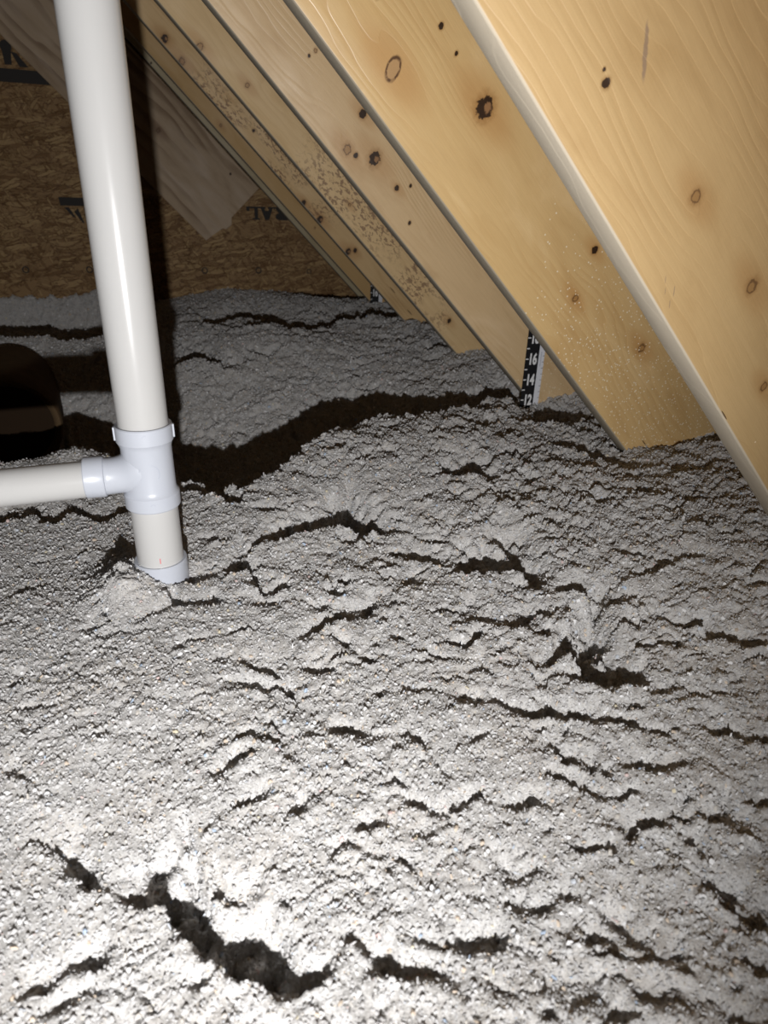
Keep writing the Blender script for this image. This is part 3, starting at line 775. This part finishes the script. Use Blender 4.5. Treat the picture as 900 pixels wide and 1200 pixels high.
def crack(pts, ragged=1.0, fray=0.5):
    """a crest with a hollow behind it (behind = away from the torch, so it lies in shade)"""
    P = np.array(pts)
    mx, my = P[:, 0].mean(), P[:, 1].mean()
    d = np.array([mx + 0.017, my + 0.071])  # pointing away from the torch; hollows are shaped to fall in its shade
    d /= np.hypot(*d)
    n = np.array([d[1], -d[0]])
    u0 = P[:, :2] @ n
    s0 = P[:, :2] @ d
    order = np.argsort(u0)
    u0, s0, L0, D0 = u0[order], s0[order], P[order, 2], P[order, 3]
    pad = L0.max() * 2.2 + 0.06
    i0, i1 = np.searchsorted(XS, [P[:, 0].min() - pad, P[:, 0].max() + pad])
    j0, j1 = np.searchsorted(YS, [P[:, 1].min() - pad, P[:, 1].max() + pad])
    sl = (slice(j0, j1), slice(i0, i1))
    if i1 - i0 < 2 or j1 - j0 < 2:
        return
    amp = ragged * min(1.0, 0.35 + L0.mean() / 0.08)
    x = X[sl] + (0.20 * wx[sl] + rx[sl]) * amp
    y = Y[sl] + (0.20 * wy[sl] + ry[sl]) * amp
    u = x * n[0] + y * n[1]
    s = x * d[0] + y * d[1]
    us = X[sl] * n[0] + Y[sl] * n[1]          # the hollow's floor follows the unfrayed line
    ss = X[sl] * d[0] + Y[sl] * d[1]
    sc = np.interp(u, u0, s0)
    scs = np.interp(us, u0, s0)
    L = np.interp(us, u0, L0)
    D = np.interp(us, u0, D0) * np.clip(1.0 + fray * min(1.0, 0.05 / L0.mean()) * FR[sl], 0.15, 1.6)
    taper = 0.012 + 0.25 * L0.mean()
    over = np.maximum(np.maximum(u0[0] - u, u - u0[-1]), 0)
    win = np.clip(1 - over / taper, 0, 1)
    win = win * win * (3 - 2 * win)
    t = (ss - scs) / L
    fall = np.clip((s - sc) / np.minimum(0.006 + 0.06 * L, 0.012), 0, 1)
    rec = np.clip((t - 0.65) / 1.25, 0, 1)
    rec = rec * rec * (3 - 2 * rec)
    hole = -1.0 * D * fall * (1 - rec) * (s > sc)
    lip = 0.22 * np.minimum(D, 0.03) * np.exp(-np.maximum(sc - s, 0) / (0.012 + 0.25 * L)) * (s <= sc) \
        + 0.22 * np.minimum(D, 0.03) * (1 - fall) * (s > sc)
    H[sl] += win * (hole + lip)
    # clods hang about inside the wider hollows
    if D0.max() > 0.018:
        H[sl] += win * fall * (1 - rec) * (s > sc) * np.minimum(D, 0.06) * (0.55 if L0.mean() < 0.2 else 0.2) * (CL[sl] - 0.25)

for c in FISSURES[1:] + [TRENCH]:
    crack(c)
# heaped against the foot of the vent pipe on its near left side
H += 0.036 * (0.85 + 0.40 * bill(26, 4, 4, 0.6) + 0.25 * bill(60, 14, 4, 0.6)) * np.exp(-(((X - PX + 0.044) / 0.042) ** 2 + ((Y - PY + 0.035) / np.where(Y > PY - 0.035, 0.09, 0.05)) ** 2))
# the trench's left crest, raised to cast shade on the hollow behind
H += (0.035 - 0.022 * np.clip((-0.22 - X) / 0.06, 0, 1)) * np.clip((-0.12 - X) / 0.10, 0, 1) * np.exp(-((Y - 1.37) / 0.07) ** 2)
# banked up against the gable wall on the left
H += 0.105 * np.clip((Y - 2.80) / 0.065, 0, 1) * np.clip((-0.08 - X) / 0.18, 0, 1)
# scooped a little at the ruler
H -= 0.019 * np.exp(-(((X - 0.83) / 0.05) ** 2 + ((Y - 1.39) / 0.06) ** 2))
# smaller cracks, strewn as they come
RC = np.random.RandomState(5)
for i in range(2600):
    yy = 0.16 + 2.5 * RC.rand() ** 1.6
    xx = -0.45 * yy - 0.1 + RC.rand() * (0.95 * yy + 0.42)
    keep = np.clip(0.14 + 0.9 * xx + 0.22 * yy, 0.08, 1.0)
    if RC.rand() > keep or xx > 1.05:
        continue
    wd = (0.006 + 0.030 * RC.rand() ** 2.5) * (0.7 + 0.5 * yy)
    L = (0.007 + 0.016 * RC.rand()) * (0.6 + 0.7 * yy)
    D = (0.003 + 0.008 * RC.rand() ** 2) * (0.8 + 0.3 * yy)
    ang = -0.35 + 0.5 * RC.randn()
    cx, sx = math.cos(ang), math.sin(ang)
    pts = [(xx - wd * cx, yy - wd * sx, L * 0.5, D * 0.4), (xx - wd * .4 * cx, yy - wd * .4 * sx + 0.3 * wd * RC.randn() * .5, L, D),
           (xx + wd * .4 * cx, yy + wd * .4 * sx + 0.3 * wd * RC.randn() * .5, L * 0.8, D), (xx + wd * cx, yy + wd * sx, L * 0.4, D * 0.3)]
    crack(pts, 1.3, 0.9)

# fine tufts
H += 0.0016 * bill(240, 7, 3, 0.2) + 0.0008 * perlin(X * 330, Y * 330)
H = np.maximum(H, 0.03)
# the loose fill keeps clear of the roof deck at the eaves
nx, ny = len(XS), len(YS)
co = np.stack([X.ravel(), Y.ravel(), H.ravel()], 1).astype(np.float32)
idx = (np.arange(ny - 1)[:, None] * nx + np.arange(nx - 1)[None, :]).ravel()
quads = np.stack([idx, idx + 1, idx + nx + 1, idx + nx], 1).astype(np.int32)
me = bpy.data.meshes.new('cellulose_insulation')
me.vertices.add(len(co))
me.vertices.foreach_set('co', co.ravel())
me.loops.add(len(quads) * 4)
me.loops.foreach_set('vertex_index', quads.ravel())
me.polygons.add(len(quads))
me.polygons.foreach_set('loop_start', np.arange(0, len(quads) * 4, 4, dtype=np.int32))
me.polygons.foreach_set('loop_total', np.full(len(quads), 4, dtype=np.int32))
me.update(calc_edges=True)
me.polygons.foreach_set('use_smooth', np.ones(len(quads), dtype=bool))
# flakes lie denser and finer close by, where they can be told apart
dist = np.sqrt(X ** 2 + Y ** 2 + (H - 0.745) ** 2).ravel()
dens = np.interp(dist, [0.4, 0.8, 1.3, 2.0, 3.2], [190e3, 160e3, 95e3, 50e3, 26e3])
out = (X.ravel() < -0.75) | (Y.ravel() < 0.10)
dens[out] = 9e3
size = np.interp(dist, [0.4, 0.8, 1.3, 2.0, 3.2], [0.90, 1.0, 1.25, 1.6, 2.1])
for nm, arr in (('flake_density', dens), ('flake_size', size)):
    at = me.attributes.new(nm, 'FLOAT', 'POINT')
    at.data.foreach_set('value', arr.astype(np.float32))
ins = link_mesh('cellulose_insulation', me, M_CELL)
ins['kind'] = 'stuff'
tag(ins, 'loose pale grey blown cellulose insulation covering the attic floor', 'insulation')

# flakes scattered over it
gt = bpy.data.node_groups.new('flake_scatter', 'GeometryNodeTree')
gt.interface.new_socket('Geometry', in_out='INPUT', socket_type='NodeSocketGeometry')
gt.interface.new_socket('Geometry', in_out='OUTPUT', socket_type='NodeSocketGeometry')
N_ = gt.nodes.new
gi, go = N_('NodeGroupInput'), N_('NodeGroupOutput')
def lk(a, b):
    gt.links.new(a, b)
def attr(nm):
    n = N_('GeometryNodeInputNamedAttribute')
    n.data_type = 'FLOAT'
    n.inputs['Name'].default_value = nm
    return n.outputs['Attribute']
ds = N_('GeometryNodeDistributePointsOnFaces')
ds.distribute_method = 'RANDOM'
lk(gi.outputs[0], ds.inputs['Mesh'])
lk(attr('flake_density'), ds.inputs['Density'])
# three flake shapes made in the nodes: a lump, a flat scrap and a fibre tuft
tog = N_('GeometryNodeGeometryToInstance')
for sub, sc, seed, amp in ((2, (1.0, 0.8, 0.62), 3.0, 0.55), (1, (1.25, 0.85, 0.26), 9.0, 0.5), (1, (1.5, 0.42, 0.36), 17.0, 0.6)):
    ic = N_('GeometryNodeMeshIcoSphere')
    ic.inputs['Radius'].default_value = 1.0
    ic.inputs['Subdivisions'].default_value = sub
    sp = N_('GeometryNodeSetPosition')
    nz = N_('ShaderNodeTexNoise')
    nz.noise_dimensions = '4D'
    nz.inputs['W'].default_value = seed
    nz.inputs['Scale'].default_value = 1.3
    nz.inputs['Detail'].default_value = 2.0
    ps = N_('GeometryNodeInputPosition')
    lk(ps.outputs[0], nz.inputs['Vector'])
    sb = N_('ShaderNodeVectorMath')
    sb.operation = 'SUBTRACT'
    lk(nz.outputs['Color'], sb.inputs[0])
    sb.inputs[1].default_value = (0.5, 0.5, 0.5)
    ml = N_('ShaderNodeVectorMath')
    ml.operation = 'SCALE'
    lk(sb.outputs[0], ml.inputs[0])
    ml.inputs['Scale'].default_value = amp * 2.2
    lk(ic.outputs['Mesh'], sp.inputs['Geometry'])
    lk(ml.outputs[0], sp.inputs['Offset'])
    tr = N_('GeometryNodeTransform')
    lk(sp.outputs[0], tr.inputs['Geometry'])
    tr.inputs['Scale'].default_value = sc
    sm = N_('GeometryNodeSetMaterial')
    sm.inputs['Material'].default_value = M_FLAKE
    lk(tr.outputs[0], sm.inputs['Geometry'])
    lk(sm.outputs[0], tog.inputs[0])
ip = N_('GeometryNodeInstanceOnPoints')
lk(ds.outputs['Points'], ip.inputs['Points'])
lk(tog.outputs[0], ip.inputs['Instance'])
ip.inputs['Pick Instance'].default_value = True
ri = N_('FunctionNodeRandomValue')
ri.data_type = 'INT'
ri.inputs['Min'].default_value = 0
ri.inputs['Max'].default_value = 2
ri.inputs['Seed'].default_value = 4
lk(ri.outputs['Value'] if ri.outputs[0].type == 'INT' else [q for q in ri.outputs if q.type == 'INT'][0], ip.inputs['Instance Index'])
rr = N_('FunctionNodeRandomValue')
rr.data_type = 'FLOAT_VECTOR'
mn = [q for q in rr.inputs if q.type == 'VECTOR']
mn[0].default_value = (0, 0, 0)
mn[1].default_value = (6.283, 6.283, 6.283)
rr.inputs['Seed'].default_value = 7
lk([q for q in rr.outputs if q.type == 'VECTOR'][0], ip.inputs['Rotation'])
rs = N_('FunctionNodeRandomValue')
rs.data_type = 'FLOAT'
fl = [q for q in rs.inputs if q.type == 'VALUE']
fl[0].default_value = 0.0
fl[1].default_value = 1.0
rs.inputs['Seed'].default_value = 21
def gm(op, a, b):
    n = N_('ShaderNodeMath')
    n.operation = op
    for i, v in enumerate((a, b)):
        if isinstance(v, bpy.types.NodeSocket):
            lk(v, n.inputs[i])
        else:
            n.inputs[i].default_value = v
    return n.outputs[0]
rv = [q for q in rs.outputs if q.type == 'VALUE'][0]
szz = gm('MULTIPLY', gm('ADD', gm('MULTIPLY', gm('POWER', rv, 4.0), 0.0024), 0.00078), attr('flake_size'))
cv = N_('ShaderNodeCombineXYZ')
for i in range(3):
    lk(szz, cv.inputs[i])
lk(cv.outputs[0], ip.inputs['Scale'])
jn = N_('GeometryNodeJoinGeometry')
lk(gi.outputs[0], jn.inputs[0])
lk(ip.outputs[0], jn.inputs[0])
lk(jn.outputs[0], go.inputs[0])
md = ins.modifiers.new('flake_scatter', 'NODES')
md.node_group = gt
